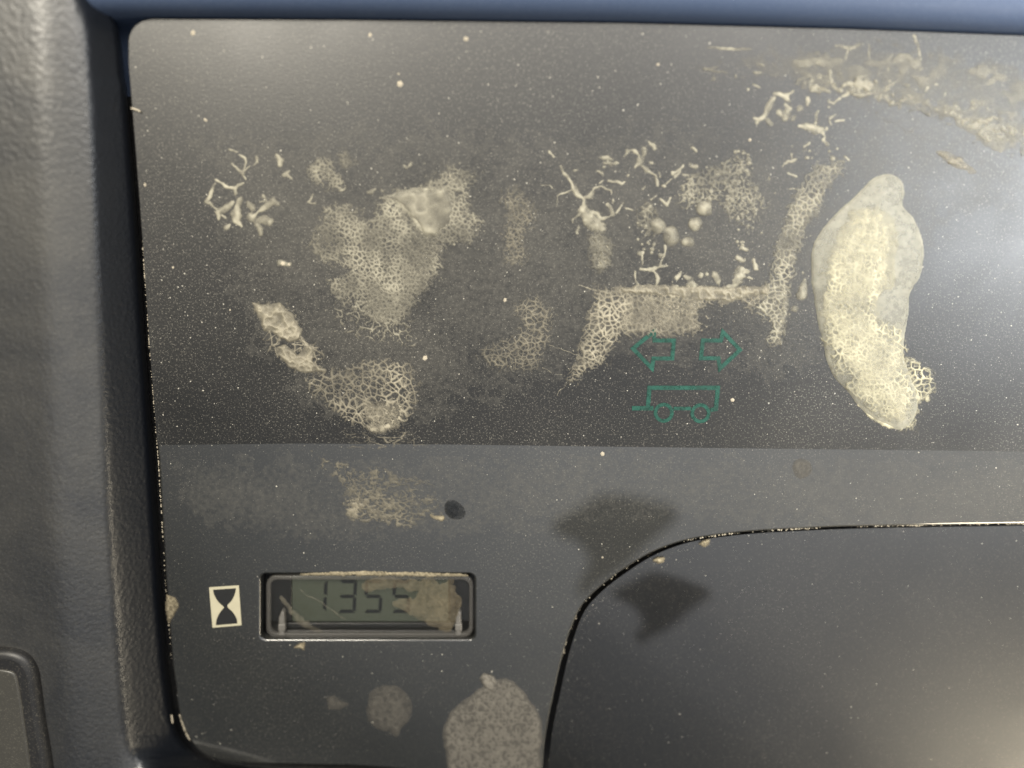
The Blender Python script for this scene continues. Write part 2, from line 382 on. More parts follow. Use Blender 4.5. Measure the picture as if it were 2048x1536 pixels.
sw = empty('rocker_switch', 'grey rounded switch with dark rim at the lower left of the housing', 'switch')
swl = crom([(-90, 1318), (-40, 1306), (10, 1304), (45, 1316), (66, 1345), (74, 1390), (82, 1450), (94, 1520), (104, 1600)], 5, False).tolist()+[(-90, 1600)]
slab('switch_body', [swl], .0105, .0060, .0016, M['plate'], sw, 4)
swi = crom([(-86, 1345), (-30, 1340), (8, 1341), (30, 1350), (38, 1378), (46, 1430), (56, 1500), (68, 1596)], 5, False).tolist()+[(-86, 1596)]
slab('switch_face', [swi], .0109, .0018, .0005, M['switch'], sw, 3)

# slab added out of frame for phone and hands, cut to its dark reflection
def mirror(px, py, z):
    p = W(px, py, 0)[..., :2]; c = CAM[:2]; return np.concatenate([p+(p-c)*(z/CAM[2]), np.full(p.shape[:-1]+(1,), z)], -1)
refl_outl = crom([(1106, 1063), (1160, 1028), (1206, 1003), (1265, 1005), (1330, 1018), (1357, 1028), (1340, 1052), (1292, 1093), (1264, 1122), (1228, 1150), (1192, 1172), (1166, 1196), (1158, 1186), (1178, 1150), (1176, 1112), (1152, 1084)], 3)
blk = empty('reflection_blocker', 'dark slab added out of frame, shaped to leave its dark reflection', 'blocker')
top_ = mirror(refl_outl[:, 0], refl_outl[:, 1], .2); n_ = len(top_); bot_ = top_.copy(); bot_[:, 2] += .009
cen_ = top_.mean(0); V = np.concatenate([top_, bot_]); F = [list(range(n_))[::-1], list(range(n_, 2*n_))]+[(q, (q+1) % n_, n_+(q+1) % n_, n_+q) for q in range(n_)]
mesh_obj('blocker_body', V, F, M['black'], blk, smooth=False)

bs = mesh_obj('dash_base', [W(x, y, -.0095) for x, y in ((-500, -500), (2600, -500), (2600, 2100), (-500, 2100))], [(0, 3, 2, 1)], M['plate'])
tag(bs, 'dark hidden base behind the panel', 'base', kind='structure')

# ------------------------------------------------------------------ dried residue: real relief on the panel
def hsh(a, b, s): return np.modf(np.abs(np.sin(a*127.1+b*311.7+s*74.7)*43758.5453))[0]
def vnoise(X, Y, c, seed):
    x = X/c; y = Y/c; i = np.floor(x); j = np.floor(y); fx = x-i; fy = y-j
    fx = fx*fx*(3-2*fx); fy = fy*fy*(3-2*fy)
    return (hsh(i, j, seed)*(1-fx)+hsh(i+1, j, seed)*fx)*(1-fy)+(hsh(i, j+1, seed)*(1-fx)+hsh(i+1, j+1, seed)*fx)*fy
def fbm(X, Y, c, seed, o=3):
    s = 0; a = .5
    for k in range(o): s = s+a*vnoise(X, Y, c/2**k, seed+k*3.7); a *= .5
    return s/(1-.5**o)
def sdpoly(X, Y, poly):
    P = np.array(poly, float); d = np.full(X.shape, 1e9); ins = np.zeros(X.shape, bool)
    for k in range(len(P)):
        a, b = P[k], P[(k+1) % len(P)]; e = b-a
        t = np.clip(((X-a[0])*e[0]+(Y-a[1])*e[1])/(e@e+1e-9), 0, 1)
        d = np.minimum(d, (X-a[0]-t*e[0])**2+(Y-a[1]-t*e[1])**2)
        if a[1] != b[1]:
            c = ((a[1] > Y) != (b[1] > Y)) & (X < (b[0]-a[0])*(Y-a[1])/(b[1]-a[1])+a[0]); ins ^= c
    return np.where(ins, 1, -1)*np.sqrt(d)
def smooth(x, a, b): t = np.clip((x-a)/(b-a), 0, 1); return t*t*(3-2*t)
def vor(X, Y, c, seed, jit=.85):
    gx = np.floor(X/c); gy = np.floor(Y/c)
    B = [np.full(X.shape, 1e9) for _ in range(3)]; PX = [np.zeros(X.shape) for _ in range(3)]; PY = [np.zeros(X.shape) for _ in range(3)]
    for i in (-2, -1, 0, 1, 2):
        for j in (-2, -1, 0, 1, 2):
            a = gx+i; b = gy+j
            sx = (a+.5+jit*(hsh(a, b, seed)-.5))*c; sy = (b+.5+jit*(hsh(a, b, seed+9.1)-.5))*c
            dd = (X-sx)**2+(Y-sy)**2
            for k in range(3):
                w = dd < B[k]
                nb = np.where(w, B[k], dd); nx = np.where(w, PX[k], sx); ny = np.where(w, PY[k], sy)
                B[k] = np.where(w, dd, B[k]); PX[k] = np.where(w, sx, PX[k]); PY[k] = np.where(w, sy, PY[k])
                dd, sx, sy = nb, nx, ny
    e = (B[1]-B[0])/(2*np.sqrt((PX[0]-PX[1])**2+(PY[0]-PY[1])**2)+1e-6)
    h = np.modf(np.abs(np.sin((PX[0]+PX[1])*12.9898+(PY[0]+PY[1])*78.233)*43758.5453))[0]
    n = np.sqrt(B[2])-np.sqrt(B[0])
    return e, h, n
def prof_(f, w, k): return np.where(f > 0, np.sqrt(np.maximum(f*w, 0))*k, f*1.2)
def net(poly, cell=14, wall=4., dens=1., ragged=10, seed=1, k=.75, feather=14, sx=1., sy=1., fill=0., thin=1., gran=0., gs=.8, wp=.12):
    """broken foam of cell walls inside an outline"""
    def fn(X, Y):
        m = sdpoly(X, Y, poly)+(fbm(X, Y, 26, seed, 3)-.5)*2*ragged+(vnoise(X, Y, 7, seed+5)-.5)*ragged*.7
        Xw = X*sx+(fbm(X, Y, cell*1.6, seed+11, 2)-.5)*cell*.9; Yw = Y*sy+(fbm(X, Y, cell*1.6, seed+17, 2)-.5)*cell*.9
        Xw = Xw+(vnoise(X, Y, cell*.5, seed+12)-.5)*cell*wp; Yw = Yw+(vnoise(X, Y, cell*.5, seed+18)-.5)*cell*wp
        e, h, n = vor(Xw, Yw, cell, seed, 1.0)
        den = dens*smooth(m, -12, feather+8)*(.72+.5*vnoise(X, Y, 30, seed+2))
        w = wall*.5*(.55+.9*vnoise(X, Y, 18, seed+3))+wall*.45*np.exp(-np.maximum(n, 0)/(cell*.16))
        w = w*smooth(m, -13, 3)
        f = np.where(h < den*1.05, w-e, wall*.5*np.exp(-np.maximum(n, 0)/(cell*.13))*(h < den*1.6)-e*.9-.25)
        e2, h2, n2 = vor(Xw*1.0+91, Yw*1.0+37, cell*.62, seed+21)
        f2 = np.where(h2 < den*.55, wall*.33-e2, -2)
        gr = (fbm(Xw, Yw, cell*gs, seed+41, 3)-.56+.10*(vnoise(X, Y, 40, seed+42)-.5))*wall*gran-np.where(m > 3, 0, 3-m)*.6 if gran > 0 else -2.
        f = np.where(m > -13, np.maximum(np.maximum(f, f2), gr), -2)
        H = prof_(f, wall*.6, k)
        T = np.clip(.04+.9*np.clip(H/(wall*k*.62), 0, 1)**.9*(.35+.95*fbm(X, Y, 44, seed+14, 2)), 0, 1)*thin*.86*smooth(m, -16, 16)**.7
        if fill > 0:
            g = fill*smooth(m, 0, 12)*smooth(fbm(X, Y, 34, seed+8), .30, .62)
            HF = np.where(g > .03, .25+1.0*g*vnoise(X, Y, 9, seed+4), -2)
            T = np.where(HF > H, np.clip(g*.75, 0, .85), T); H = np.maximum(H, HF)
        return H, T
    return fn, np.array(poly, float)
def film(poly, h=3., ragged=5, seed=2, t=.8, edge=6, wr=.5, wc=22):
    def fn(X, Y):
        m = sdpoly(X, Y, poly)+(fbm(X, Y, 20, seed)-.5)*2*ragged
        r = np.abs(fbm(X, Y, wc, seed+6)-.5)*2
        H = np.where(m > 0, h*smooth(m, -1, edge)*(1-wr+wr*1.6*(1-r)**3), np.maximum(m*.6, -2))
        return H, np.clip(t*(.45+.7*(1-r)**2)*(.6+.4*smooth(m, 0, edge)), 0, 1)
    return fn, np.array(poly, float)
def stroke(lines, seed=3, k=.8, t=.9, rag=.35, wide=1.24, wob=6.):
    """tapered branches: polylines of (x, y, radius)"""
    pts = np.array([p[:2] for l in lines for p in l], float)
    def fn(X, Y):
        f = np.full(X.shape, -2.); Rr = np.full(X.shape, 1.)
        n = (fbm(X, Y, 7, seed, 3)-.5)*4.2; tn = .45+1.0*fbm(X, Y, 12, seed+51, 2)
        X, Y = X+(fbm(X, Y, 14, seed+31, 2)-.5)*wob, Y+(fbm(X, Y, 14, seed+37, 2)-.5)*wob
        for l in lines:
            if len(l) == 1: l = [l[0], (l[0][0]+.1, l[0][1], l[0][2])]
            for (x0, y0, r0), (x1, y1, r1) in zip(l[:-1], l[1:]):
                ex, ey = x1-x0, y1-y0
                q = np.clip(((X-x0)*ex+(Y-y0)*ey)/(ex*ex+ey*ey+1e-9), 0, 1)
                r = (r0+(r1-r0)*q); g = r*(wide+rag*n)-np.hypot(X-x0-q*ex, Y-y0-q*ey)
                w = g > f; f = np.where(w, g, f); Rr = np.where(w, r, Rr)
        return prof_(f, Rr, k*.42), np.clip((.20+t*.62*np.sqrt(np.clip(f/np.maximum(Rr, .5), 0, 1)))*tn, 0, 1)
    return fn, pts
def beads(poly, n, r0, r1, seed=4, extra=(), k=.85):
    rs = np.random.RandomState(seed); P = np.array(poly, float); L = []
    lo, hi = P.min(0), P.max(0)
    while len(L) < n:
        q = lo+(hi-lo)*rs.rand(2)
        if sdpoly(np.array([q[0]]), np.array([q[1]]), poly)[0] > 0: L.append([(q[0], q[1], r0+(r1-r0)*rs.rand()**2)])
    for x, y, r in extra: L.append([(x, y, r)])
    f, p = stroke(L, seed, k, .95, .16, 1.02, 2.); return f, p
def dome(poly, h=30., p=.5, seed=5, t0=.25, t1=.55, wid=80., rag=2.5):
    def fn(X, Y):
        m = sdpoly(X, Y, poly)+(fbm(X, Y, 60, seed)-.5)*2*rag+(fbm(X, Y, 9, seed+4)-.5)*2.4
        H = np.where(m > 0, h*(1-(1-np.clip(m/wid, 0, 1))**2)**p+(fbm(X, Y, 30, seed+1)-.5)*2.0*smooth(m, 0, 15), np.maximum(m, -2))
        rim = np.exp(-np.maximum(m, 0)/4.)
        T = t0+(t1-t0)*(.55*fbm(X, Y, 40, seed+2)+.45*fbm(X, Y, 9, seed+7))+.18*rim
        return H, np.clip(T, 0, 1)
    return fn, np.array(poly, float)
def relief(name, layers, m, parent=None, step=1.6, pad=14, base=None, lift=0.):
    """one continuous relief: the highest of its layers, cut off where nothing lies"""
    A = np.concatenate([p for _, p in layers]); x0, y0 = A.min(0)-pad; x1, y1 = A.max(0)+pad
    xs = np.arange(x0, x1, step); ys = np.arange(y0, y1, step); X, Y = np.meshgrid(xs, ys)
    H = np.full(X.shape, -3.); T = np.zeros(X.shape)
    for fn, p in layers:
        a, b = p.min(0)-pad, p.max(0)+pad
        i0, i1 = np.searchsorted(xs, [a[0], b[0]]); j0, j1 = np.searchsorted(ys, [a[1], b[1]])
        h, t = fn(X[j0:j1, i0:i1], Y[j0:j1, i0:i1]); s = (slice(j0, j1), slice(i0, i1))
        w = h > H[s]; H[s] = np.where(w, h, H[s]); T[s] = np.where(w, t, T[s])
    H = np.clip(H, -1.0, None); pos_ = H > 0
    keep = pos_[:-1, :-1] | pos_[1:, :-1] | pos_[:-1, 1:] | pos_[1:, 1:]
    jj, ii = np.nonzero(keep); nx = len(xs)
    q = np.stack([jj*nx+ii, (jj+1)*nx+ii, (jj+1)*nx+ii+1, jj*nx+ii+1], 1)
    used, inv = np.unique(q, return_inverse=True); q = inv.reshape(q.shape)
    xf = X.ravel()[used]; yf = Y.ravel()[used]
    z = (Zp(xf, yf) if base is None else base)+H.ravel()[used]*1e-4+lift
    P = W(xf, yf, z)
    me = bpy.data.meshes.new(name); nf = len(q)
    me.vertices.add(len(P)); me.vertices.foreach_set('co', P.astype(np.float32).ravel())
    me.loops.add(nf*4); me.loops.foreach_set('vertex_index', q.astype(np.int32).ravel())
    me.polygons.add(nf); me.polygons.foreach_set('loop_start', np.arange(0, nf*4, 4, dtype=np.int32))
    me.polygons.foreach_set('use_smooth', np.ones(nf, bool)); me.update(calc_edges=True); me.validate()
    at = me.attributes.new('thick', 'FLOAT', 'POINT'); at.data.foreach_set('value', T.ravel()[used].astype(np.float32))
    me.materials.append(m)
    return link(bpy.data.objects.new(name, me), parent)
Zm = lambda pts, s, ox, oy, rs=1.: [(ox+x/s, oy+y/s, r*rs/s) for x, y, r in pts]
RES = 'dried glue residues on the panel'
def res(name, label, cat, layers, m, **k): return tag(relief(name, layers, M[m], **k), label, cat, RES)

z1 = lambda *p: Zm(p, 5.12, 380, 280)
res('glue_branches', 'thin branching dried glue threads with flat lobes, leftmost on the window', 'glue residue', [stroke([
    z1((430, 235, 8), (500, 305, 11), (540, 345, 22)), z1((500, 140, 8), (560, 190, 14), (570, 250, 9), (545, 330, 10)), z1((540, 345, 16), (570, 410, 9)),
    z1((690, 180, 17), (690, 230, 15), (655, 268, 9)), z1((400, 105, 12), (480, 120, 9)), z1((620, 270, 7), (560, 325, 9)),
    z1((255, 405, 12), (330, 445, 11), (400, 485, 14), (455, 492, 20), (490, 455, 14), (548, 450, 12)), z1((455, 492, 16), (460, 550, 15)),
    z1((252, 450, 13), (230, 500, 17), (200, 575, 20), (165, 630, 20)), z1((165, 632, 18), (215, 640, 12), (245, 692, 10), (290, 722, 16)),
    z1((440, 640, 20), (360, 700, 32), (300, 740, 38), (282, 825, 12)), z1((330, 770, 12), (370, 795, 14)), z1((512, 612, 28), (490, 690, 24), (475, 760, 48), (480, 830, 34), (520, 880, 16)),
    z1((410, 860, 10), (372, 900, 28)), z1((600, 650, 24), (640, 690, 32)), z1((620, 780, 38), (640, 810, 30), (700, 735, 16), (790, 675, 30), (850, 620, 40), (890, 655, 28)),
    z1((690, 830, 16), (770, 815, 40), (810, 835, 38)), z1((685, 860, 30), (710, 900, 30), (722, 965, 22)), z1((750, 565, 14), (778, 620, 12), (720, 640, 10)),
    z1((890, 160, 20), (930, 205, 22), (915, 250, 26)), z1((975, 360, 22), (1010, 325, 16)), z1((985, 355, 16), (1045, 390, 14)), z1((915, 1265, 28), (960, 1262, 26), (1020, 1275, 14)),
], 3, .55, 1.0, .22)], 'foam')
res('foam_cluster', 'small round cluster of dried foam above the big butterfly patch', 'glue residue', [
    net([(618, 335), (635, 315), (660, 318), (675, 335), (690, 360), (690, 385), (665, 382), (640, 372), (618, 360)], 8, 4.6, 1., 7, 12, feather=9, k=.5),
    net([(678, 310), (690, 298), (700, 315), (714, 325), (695, 335), (680, 328)], 8, 5, 1.1, 3, 13, feather=3, k=.6),
    stroke([[(692, 376, 2), (686, 381, 2.5), (678, 381, 3)], [(618, 405, 2.5), (622, 396, 2.), (627, 388, 1.5)], [(620, 406, 2), (632, 405, 2)], [(741, 384, 5), (748, 378, 3)], [(764, 382, 3)], [(808, 330, 2), (814, 335, 2.5), (822, 328, 2)]], 8)], 'foam')
C = [(620, 455), (650, 420), (690, 400), (715, 420), (740, 440), (755, 400), (800, 378), (850, 365), (865, 340), (900, 330), (935, 338), (965, 350), (945, 372), (940, 400), (960, 440), (957, 482), (915, 488), (890, 508), (888, 535), (862, 568), (842, 582), (835, 612), (810, 640), (775, 655), (738, 648), (700, 620), (672, 596), (655, 560), (690, 540), (640, 518), (618, 490)]
res('foam_patch', 'large butterfly-shaped patch of dried cellular foam with a smooth cream crest', 'glue residue', [
    net(C, 8.5, 4.6, 1.05, 14, 31, feather=18, fill=.15, k=.5), beads(C, 320, 1., 3.4, 36), beads([(600, 400), (700, 370), (860, 320), (990, 330), (985, 500), (900, 580), (850, 700), (680, 690), (640, 600), (600, 520)], 150, .8, 2.2, 37), net([(690, 600), (780, 630), (835, 640), (830, 690), (760, 690), (690, 670), (660, 620)], 12, 4, .42, 6, 33, feather=8),
    net([(735, 565), (800, 520), (885, 500), (880, 545), (835, 590), (830, 620), (780, 650), (735, 640)], 8, 4.4, 1.0, 10, 35, feather=14, fill=.2, k=.5),
    film([(752, 392), (830, 378), (890, 374), (908, 398), (905, 440), (880, 470), (850, 474), (832, 445), (800, 412)], 3.5, 8, 34, .75, 12, .15, 40),
    stroke([[(760, 395, 3), (800, 404, 5), (824, 432, 6.5), (840, 462, 5.5), (852, 472, 3)], [(790, 388, 2), (840, 378, 4), (886, 376, 3)]], 9, .6)], 'foam')
res('foam_strip', 'faint upright strip of lacy foam just right of the butterfly patch', 'glue residue', [
    net([(1000, 378), (1038, 375), (1060, 400), (1068, 440), (1055, 470), (1060, 510), (1035, 535), (1006, 530), (1002, 480), (1008, 430)], 9, 3.8, 1., 12, 41, feather=16, thin=.7)], 'foam_warm')
res('foam_strip', 'faint lacy foam tongue with open cells, left of the arch-shaped patch', 'glue residue', [
    net([(1025, 600), (1070, 590), (1105, 610), (1110, 640), (1096, 680), (1085, 730), (1060, 742), (1030, 735), (1000, 742), (955, 715), (965, 690), (1000, 680), (1030, 670), (1040, 640), (1020, 625)], 12, 3.8, 1.2, 10, 43, feather=14, thin=.7),
    stroke([[(1098, 690, .6), (1125, 700, .8), (1160, 712, .6)], [(1085, 735, .7), (1110, 748, .6), (1140, 752, .5)]], 5)], 'foam_warm')
z2 = lambda *p: Zm(p, 6.4, 1080, 280)
res('glue_web', 'forked dried glue thread with a fat lobe, above the left end of the arch', 'glue residue', [stroke([
    z2((260, 330, 16), (285, 400, 18), (345, 480, 22), (400, 545, 20), (430, 610, 32), (490, 710, 28), (560, 760, 20), (560, 870, 32)),
    z2((555, 745, 20), (650, 720, 32), (690, 640, 16), (780, 590, 13), (900, 640, 16), (910, 690, 9)), z2((400, 640, 10), (310, 680, 9), (215, 720, 9), (215, 860, 6)),
    z2((20, 580, 10), (130, 575, 9), (165, 620, 6)), z2((540, 900, 42), (640, 1020, 78), (740, 1110, 78), (815, 1145, 40)), z2((560, 900, 26), (700, 940, 34), (790, 1000, 28), (880, 990, 12), (935, 965, 20), (905, 870, 18), (865, 825, 26)),
    z2((935, 770, 14), (920, 800, 9)), z2((1060, 810, 14), (980, 930, 14)), z2((520, 930, 18), (470, 965, 12), (415, 1020, 16), (420, 1060, 10)), z2((495, 1110, 14), (475, 1190, 14)), z2((120, 150, 13), (190, 215, 9)), z2((1090, 870, 9), (1180, 900, 12))], 6, .6, 1, .28),
    net([(1180, 470), (1200, 465), (1215, 480), (1228, 490), (1222, 530), (1200, 545), (1185, 535), (1178, 500)], 14, 8, 1.3, 4, 51, feather=4, fill=1., k=.6)], 'foam')
res('glue_fragments', 'zigzag chain of small glue fragments above the droplet cluster', 'glue residue', [stroke([
    z2((800, 230, 28), (870, 215, 26), (925, 245, 18)), z2((820, 300, 22), (880, 290, 24), (960, 300, 20), (1010, 298, 12)), z2((880, 300, 18), (910, 340, 14)), z2((825, 345, 20)), z2((870, 230, 14), (880, 300, 16)),
    z2((1070, 205, 8), (1130, 145, 22), (1175, 115, 12), (1210, 140, 22), (1260, 195, 18), (1280, 240, 40), (1285, 290, 34), (1215, 360, 14)), z2((1315, 100, 26), (1335, 165, 26), (1290, 210, 12)),
    z2((1310, 330, 16), (1370, 390, 30), (1410, 420, 12), (1480, 455, 24), (1505, 520, 26), (1500, 590, 12)), z2((1520, 410, 12), (1540, 460, 10)), z2((1580, 595, 26)), z2((1610, 560, 16), (1680, 500, 10)),
    z2((1400, 20, 12), (1440, 65, 28), (1465, 115, 16)), z2((890, 520, 14), (1000, 525, 18), (1045, 560, 14), (1085, 525, 10)), z2((1120, 455, 20)), z2((740, 400, 14), (790, 420, 22), (800, 450, 10)), z2((820, 500, 8), (770, 545, 14)),
    z2((440, 395, 16), (480, 380, 10)), z2((1310, 630, 18), (1350, 590, 8)), z2((1430, 750, 16), (1495, 715, 12)), z2((1400, 275, 16), (1440, 290, 12)), z2((1955, 110, 22), (2000, 140, 18)), z2((1925, 310, 22), (2010, 350, 18)),
    z2((1690, 430, 22), (1740, 400, 16), (1830, 340, 18)), z2((1720, 470, 18), (1790, 400, 14)), z2((1830, 440, 14), (1910, 440, 14)), z2((1545, 755, 14), (1620, 830, 28), (1680, 750, 18))], 7, .7, 1, .3)], 'foam')
z4 = lambda *p: Zm(p, 3.413, 950, 250)
G = [(1345, 395), (1375, 355), (1410, 335), (1445, 325), (1470, 300), (1500, 300), (1508, 330), (1500, 365), (1530, 390), (1528, 415), (1505, 445), (1490, 462), (1455, 430), (1430, 400), (1400, 410), (1375, 420)]
res('droplet_cluster', 'cluster of dried glue beads and five big round droplets above the arch', 'glue residue', [
    net(G, 9, 4.6, .75, 12, 61, feather=18, k=.6), beads(G, 150, 1.4, 5., 62), beads([(1275, 430), (1300, 405), (1312, 440), (1300, 490), (1275, 490)], 26, 2, 5.5, 63), net([(1275, 415), (1300, 405), (1318, 440), (1310, 478), (1285, 470)], 11, 5, .7, 4, 64, feather=4),
    beads([(1460, 420), (1530, 400), (1525, 470), (1500, 520), (1480, 520)], 30, 1.5, 4.2, 66), beads([(1460, 285), (1540, 330), (1555, 390), (1530, 400), (1470, 320)], 16, 1.2, 3, 67), beads([(1275, 475), (1330, 495), (1330, 520), (1280, 520)], 10, 2, 6, 68),
    stroke([[(1316, 452, 16.5)], [(1342, 468, 16.5), (1343, 477, 17)], [(1391, 448, 15)], [(1410, 416, 18.5)], [(1371, 484, 10.5), (1379, 484, 10.5)]], 69, .9, 1.1, .05, .98, 2.)], 'foam')
res('glue_filaments', 'hexagon of fine glue threads and flecks resting above the arch bar', 'glue residue', [stroke([
    z4((1300, 830, 9), (1275, 930, 8), (1262, 965, 11), (1215, 990, 12), (1130, 985, 8)), z4((1265, 960, 8), (1315, 960, 6)), z4((1215, 990, 10), (1255, 1045, 14), (1240, 1095, 12)), z4((1100, 1000, 8), (1095, 1060, 6), (1115, 1095, 9)), z4((1140, 880, 14), (1145, 950, 7)),
    z4((1380, 1050, 14), (1405, 1000, 8)), z4((1430, 1030, 13), (1465, 1050, 12)), z4((1540, 1030, 16)), z4((1580, 1020, 14)), z4((1640, 1010, 20), (1660, 1040, 16), (1662, 1080, 12)), z4((1810, 990, 26), (1800, 1040, 32), (1775, 1075, 24)), z4((1830, 1000, 12), (1860, 995, 10)), z4((1860, 1040, 10), (1890, 1050, 9)),
    z4((1905, 930, 18), (1915, 980, 16)), z4((1480, 1080, 26), (1500, 1110, 26)), z4((1740, 1110, 20), (1790, 1080, 16)), z4((1820, 830, 14), (1850, 850, 16)), z4((1790, 900, 16), (1830, 925, 18)), z4((1380, 1100, 10), (1365, 1120, 10))], 11, .6, 1, .3)], 'foam')
res('foam_band', 'slanting band of coarse dried foam between the droplets and the bulging blob', 'glue residue', [
    net([(1612, 345), (1640, 325), (1690, 318), (1682, 350), (1652, 380), (1642, 420), (1612, 460), (1602, 500), (1588, 540), (1580, 600), (1572, 640), (1562, 690), (1535, 685), (1540, 650), (1512, 632), (1502, 616), (1530, 590), (1540, 540), (1547, 500), (1567, 440), (1590, 380)], 11, 5.4, 1.2, 8, 71, feather=10, fill=.35, thin=1.2, k=.6),
    stroke([[(1569, 580, 3), (1572, 610, 3.5), (1566, 640, 4), (1555, 650, 2.5)], [(1604, 380, 1.5), (1585, 375, 1), (1572, 378, .8)]], 12),
    beads([(1600, 300), (1690, 290), (1700, 320), (1620, 335)], 12, 1.5, 3.8, 73), beads([(1640, 320), (1690, 330), (1620, 480), (1585, 660), (1530, 690), (1520, 560), (1580, 400)], 90, .9, 2.6, 74)], 'foam')
res('foam_arch', 'table-shaped arch of dried foam reaching down over the left green arrow', 'glue residue', [
    net([(1185, 570), (1240, 575), (1530, 575), (1540, 600), (1500, 622), (1470, 603), (1430, 603), (1400, 618), (1392, 640), (1408, 652), (1400, 662), (1360, 668), (1320, 678), (1290, 672), (1240, 668), (1226, 700), (1215, 728), (1180, 740), (1150, 768), (1136, 764), (1150, 710), (1170, 660), (1180, 620)], 11, 4.8, 1.2, 9, 81, feather=10, fill=.2, thin=1.15, k=.55),
    net([(1238, 590), (1400, 595), (1398, 640), (1400, 660), (1340, 668), (1290, 666), (1240, 660)], 7.5, 4., 1.0, 9, 83, feather=14, fill=.35, k=.5),
    film([(1235, 572), (1540, 572), (1535, 590), (1490, 598), (1460, 606), (1430, 600), (1390, 600), (1330, 590), (1240, 588)], 4, 6, 84, .75, 6, .6, 16),
    stroke([[(1232, 580, 4), (1270, 576, 5), (1330, 579, 4), (1400, 583, 6), (1440, 590, 8), (1480, 585, 6), (1530, 580, 5)], [(1130, 770, 2), (1115, 790, 1)], [(1190, 580, 2), (1170, 575, 1.4), (1155, 572, .8)]], 85, .55, .95, .5), beads([(1180, 560), (1550, 560), (1550, 640), (1410, 680), (1240, 690), (1150, 790), (1120, 770), (1170, 640)], 200, .8, 2.2, 86)], 'foam_warm')
res('glue_skin', 'curled flaky strip of dried glue at the left, leading into the fan', 'glue residue', [
    film([(506, 606), (530, 611), (560, 608), (585, 624), (592, 645), (604, 662), (600, 677), (578, 682), (550, 670), (528, 660), (518, 640)], 4.5, 8, 91, .8, 5, .7, 20),
    film([(540, 696), (570, 688), (596, 706), (612, 692), (632, 698), (622, 722), (648, 742), (610, 742), (580, 732), (558, 714)], 4, 8, 92, .75, 5, .7, 18),
    net([(510, 600), (590, 615), (610, 670), (650, 700), (640, 750), (580, 740), (535, 700), (515, 650)], 15, 3.5, .75, 8, 93, feather=8),
    stroke([[(560, 678, 1.5), (545, 690, 2), (560, 686, 1)], [(600, 672, 2.5), (612, 690, 3), (620, 700, 4)]], 94)], 'foam_warm')
res('foam_fan', 'fan of open honeycomb foam narrowing to a bright base at the window edge', 'glue residue', [
    net([(608, 760), (655, 742), (708, 724), (760, 716), (822, 728), (838, 770), (832, 820), (812, 840), (800, 852), (770, 862), (738, 862), (700, 842), (660, 816), (622, 786)], 14.5, 4.2, 1.4, 7, 101, feather=9, k=.5, thin=1.05),
    net([(715, 800), (800, 810), (800, 850), (770, 862), (738, 860)], 13, 5, 1.2, 6, 102, feather=6, fill=1., k=.6),
    net([(690, 862), (810, 860), (860, 892), (700, 896)], 15, 2.6, .8, 5, 103, feather=5, sx=.45, sy=1.7, thin=.8),
    stroke([[(735, 853, 4), (750, 858, 6), (770, 856, 6), (785, 850, 4)]], 104, .6, 1, .5)], 'foam_warm')
res('foam_smear', 'faint lacy smear on the grey strip below the fan', 'glue residue', [
    net([(618, 900), (690, 925), (760, 935), (830, 960), (872, 990), (895, 1035), (860, 1045), (800, 1058), (740, 1045), (690, 1030), (682, 990), (668, 950)], 10, 3.2, .6, 18, 111, feather=26, thin=.75, sx=.8, gran=5., gs=.7),
    net([(690, 1000), (760, 985), (800, 1010), (770, 1045), (700, 1030)], 9, 3.4, .6, 14, 112, feather=22, gran=6., gs=.7)], 'foam_faint')

z6 = lambda *p: [(1450+x/2.56, 300+y/2.56) for x, y in p]
PU = crom(z6((640, 262), (700, 205), (760, 150), (830, 122), (890, 142), (918, 195), (908, 285), (960, 345), (1005, 430), (1018, 530), (1000, 640), (952, 720), (940, 820), (914, 950), (918, 1060), (945, 1150), (985, 1260), (965, 1380), (900, 1430), (830, 1405), (720, 1345), (640, 1250), (560, 1160), (515, 1070), (500, 980), (470, 870), (452, 740), (440, 620), (455, 490), (515, 385)), 3).tolist()
blob = empty('glue_blob', 'large bulging pale translucent glue blob filled with yellowish foam, right side', 'glue blob')
blob['group'] = RES
relief('skin', [dome(PU, 15, .6, 121, .16, .62, 80., 3.)], M['shell'], blob, step=2.)
CO = z6((600, 400), (700, 360), (800, 420), (850, 520), (830, 640), (800, 760), (800, 900), (880, 1000), (900, 1080), (930, 1180), (960, 1300), (900, 1390), (800, 1360), (700, 1260), (640, 1120), (540, 1000), (500, 860), (490, 720), (530, 560))
def core_layers():
    n1, p1 = net(CO, 10, 5.2, 1.2, 14, 131, feather=18, fill=.75, k=.35)
    n2, p2 = net(z6((520, 820), (900, 900), (920, 1080), (960, 1250), (930, 1390), (800, 1380), (680, 1280), (560, 1120), (505, 970)), 12, 5, 1.35, 9, 132, feather=12, k=.4)
    d, _ = dome(PU, 15, .6, 121, .16, .62, 80., 3.)
    def mk(n):
        def fn(X, Y):
            h, t = n(X, Y); D_, _t = d(X, Y); return np.where(h > 0, h+np.maximum(D_, 0)+.4, -2), t
        return fn
    n3, p3 = film(z6((640, 330), (720, 290), (840, 330), (890, 430), (880, 560), (850, 700), (700, 800), (560, 760), (520, 640), (545, 500), (590, 400)), 1.2, 14, 135, .55, 30, .5, 20)
    return [(mk(n1), p1), (mk(n2), p2), (mk(n3), p3)]
relief('foam_core', core_layers(), M['core'], blob)
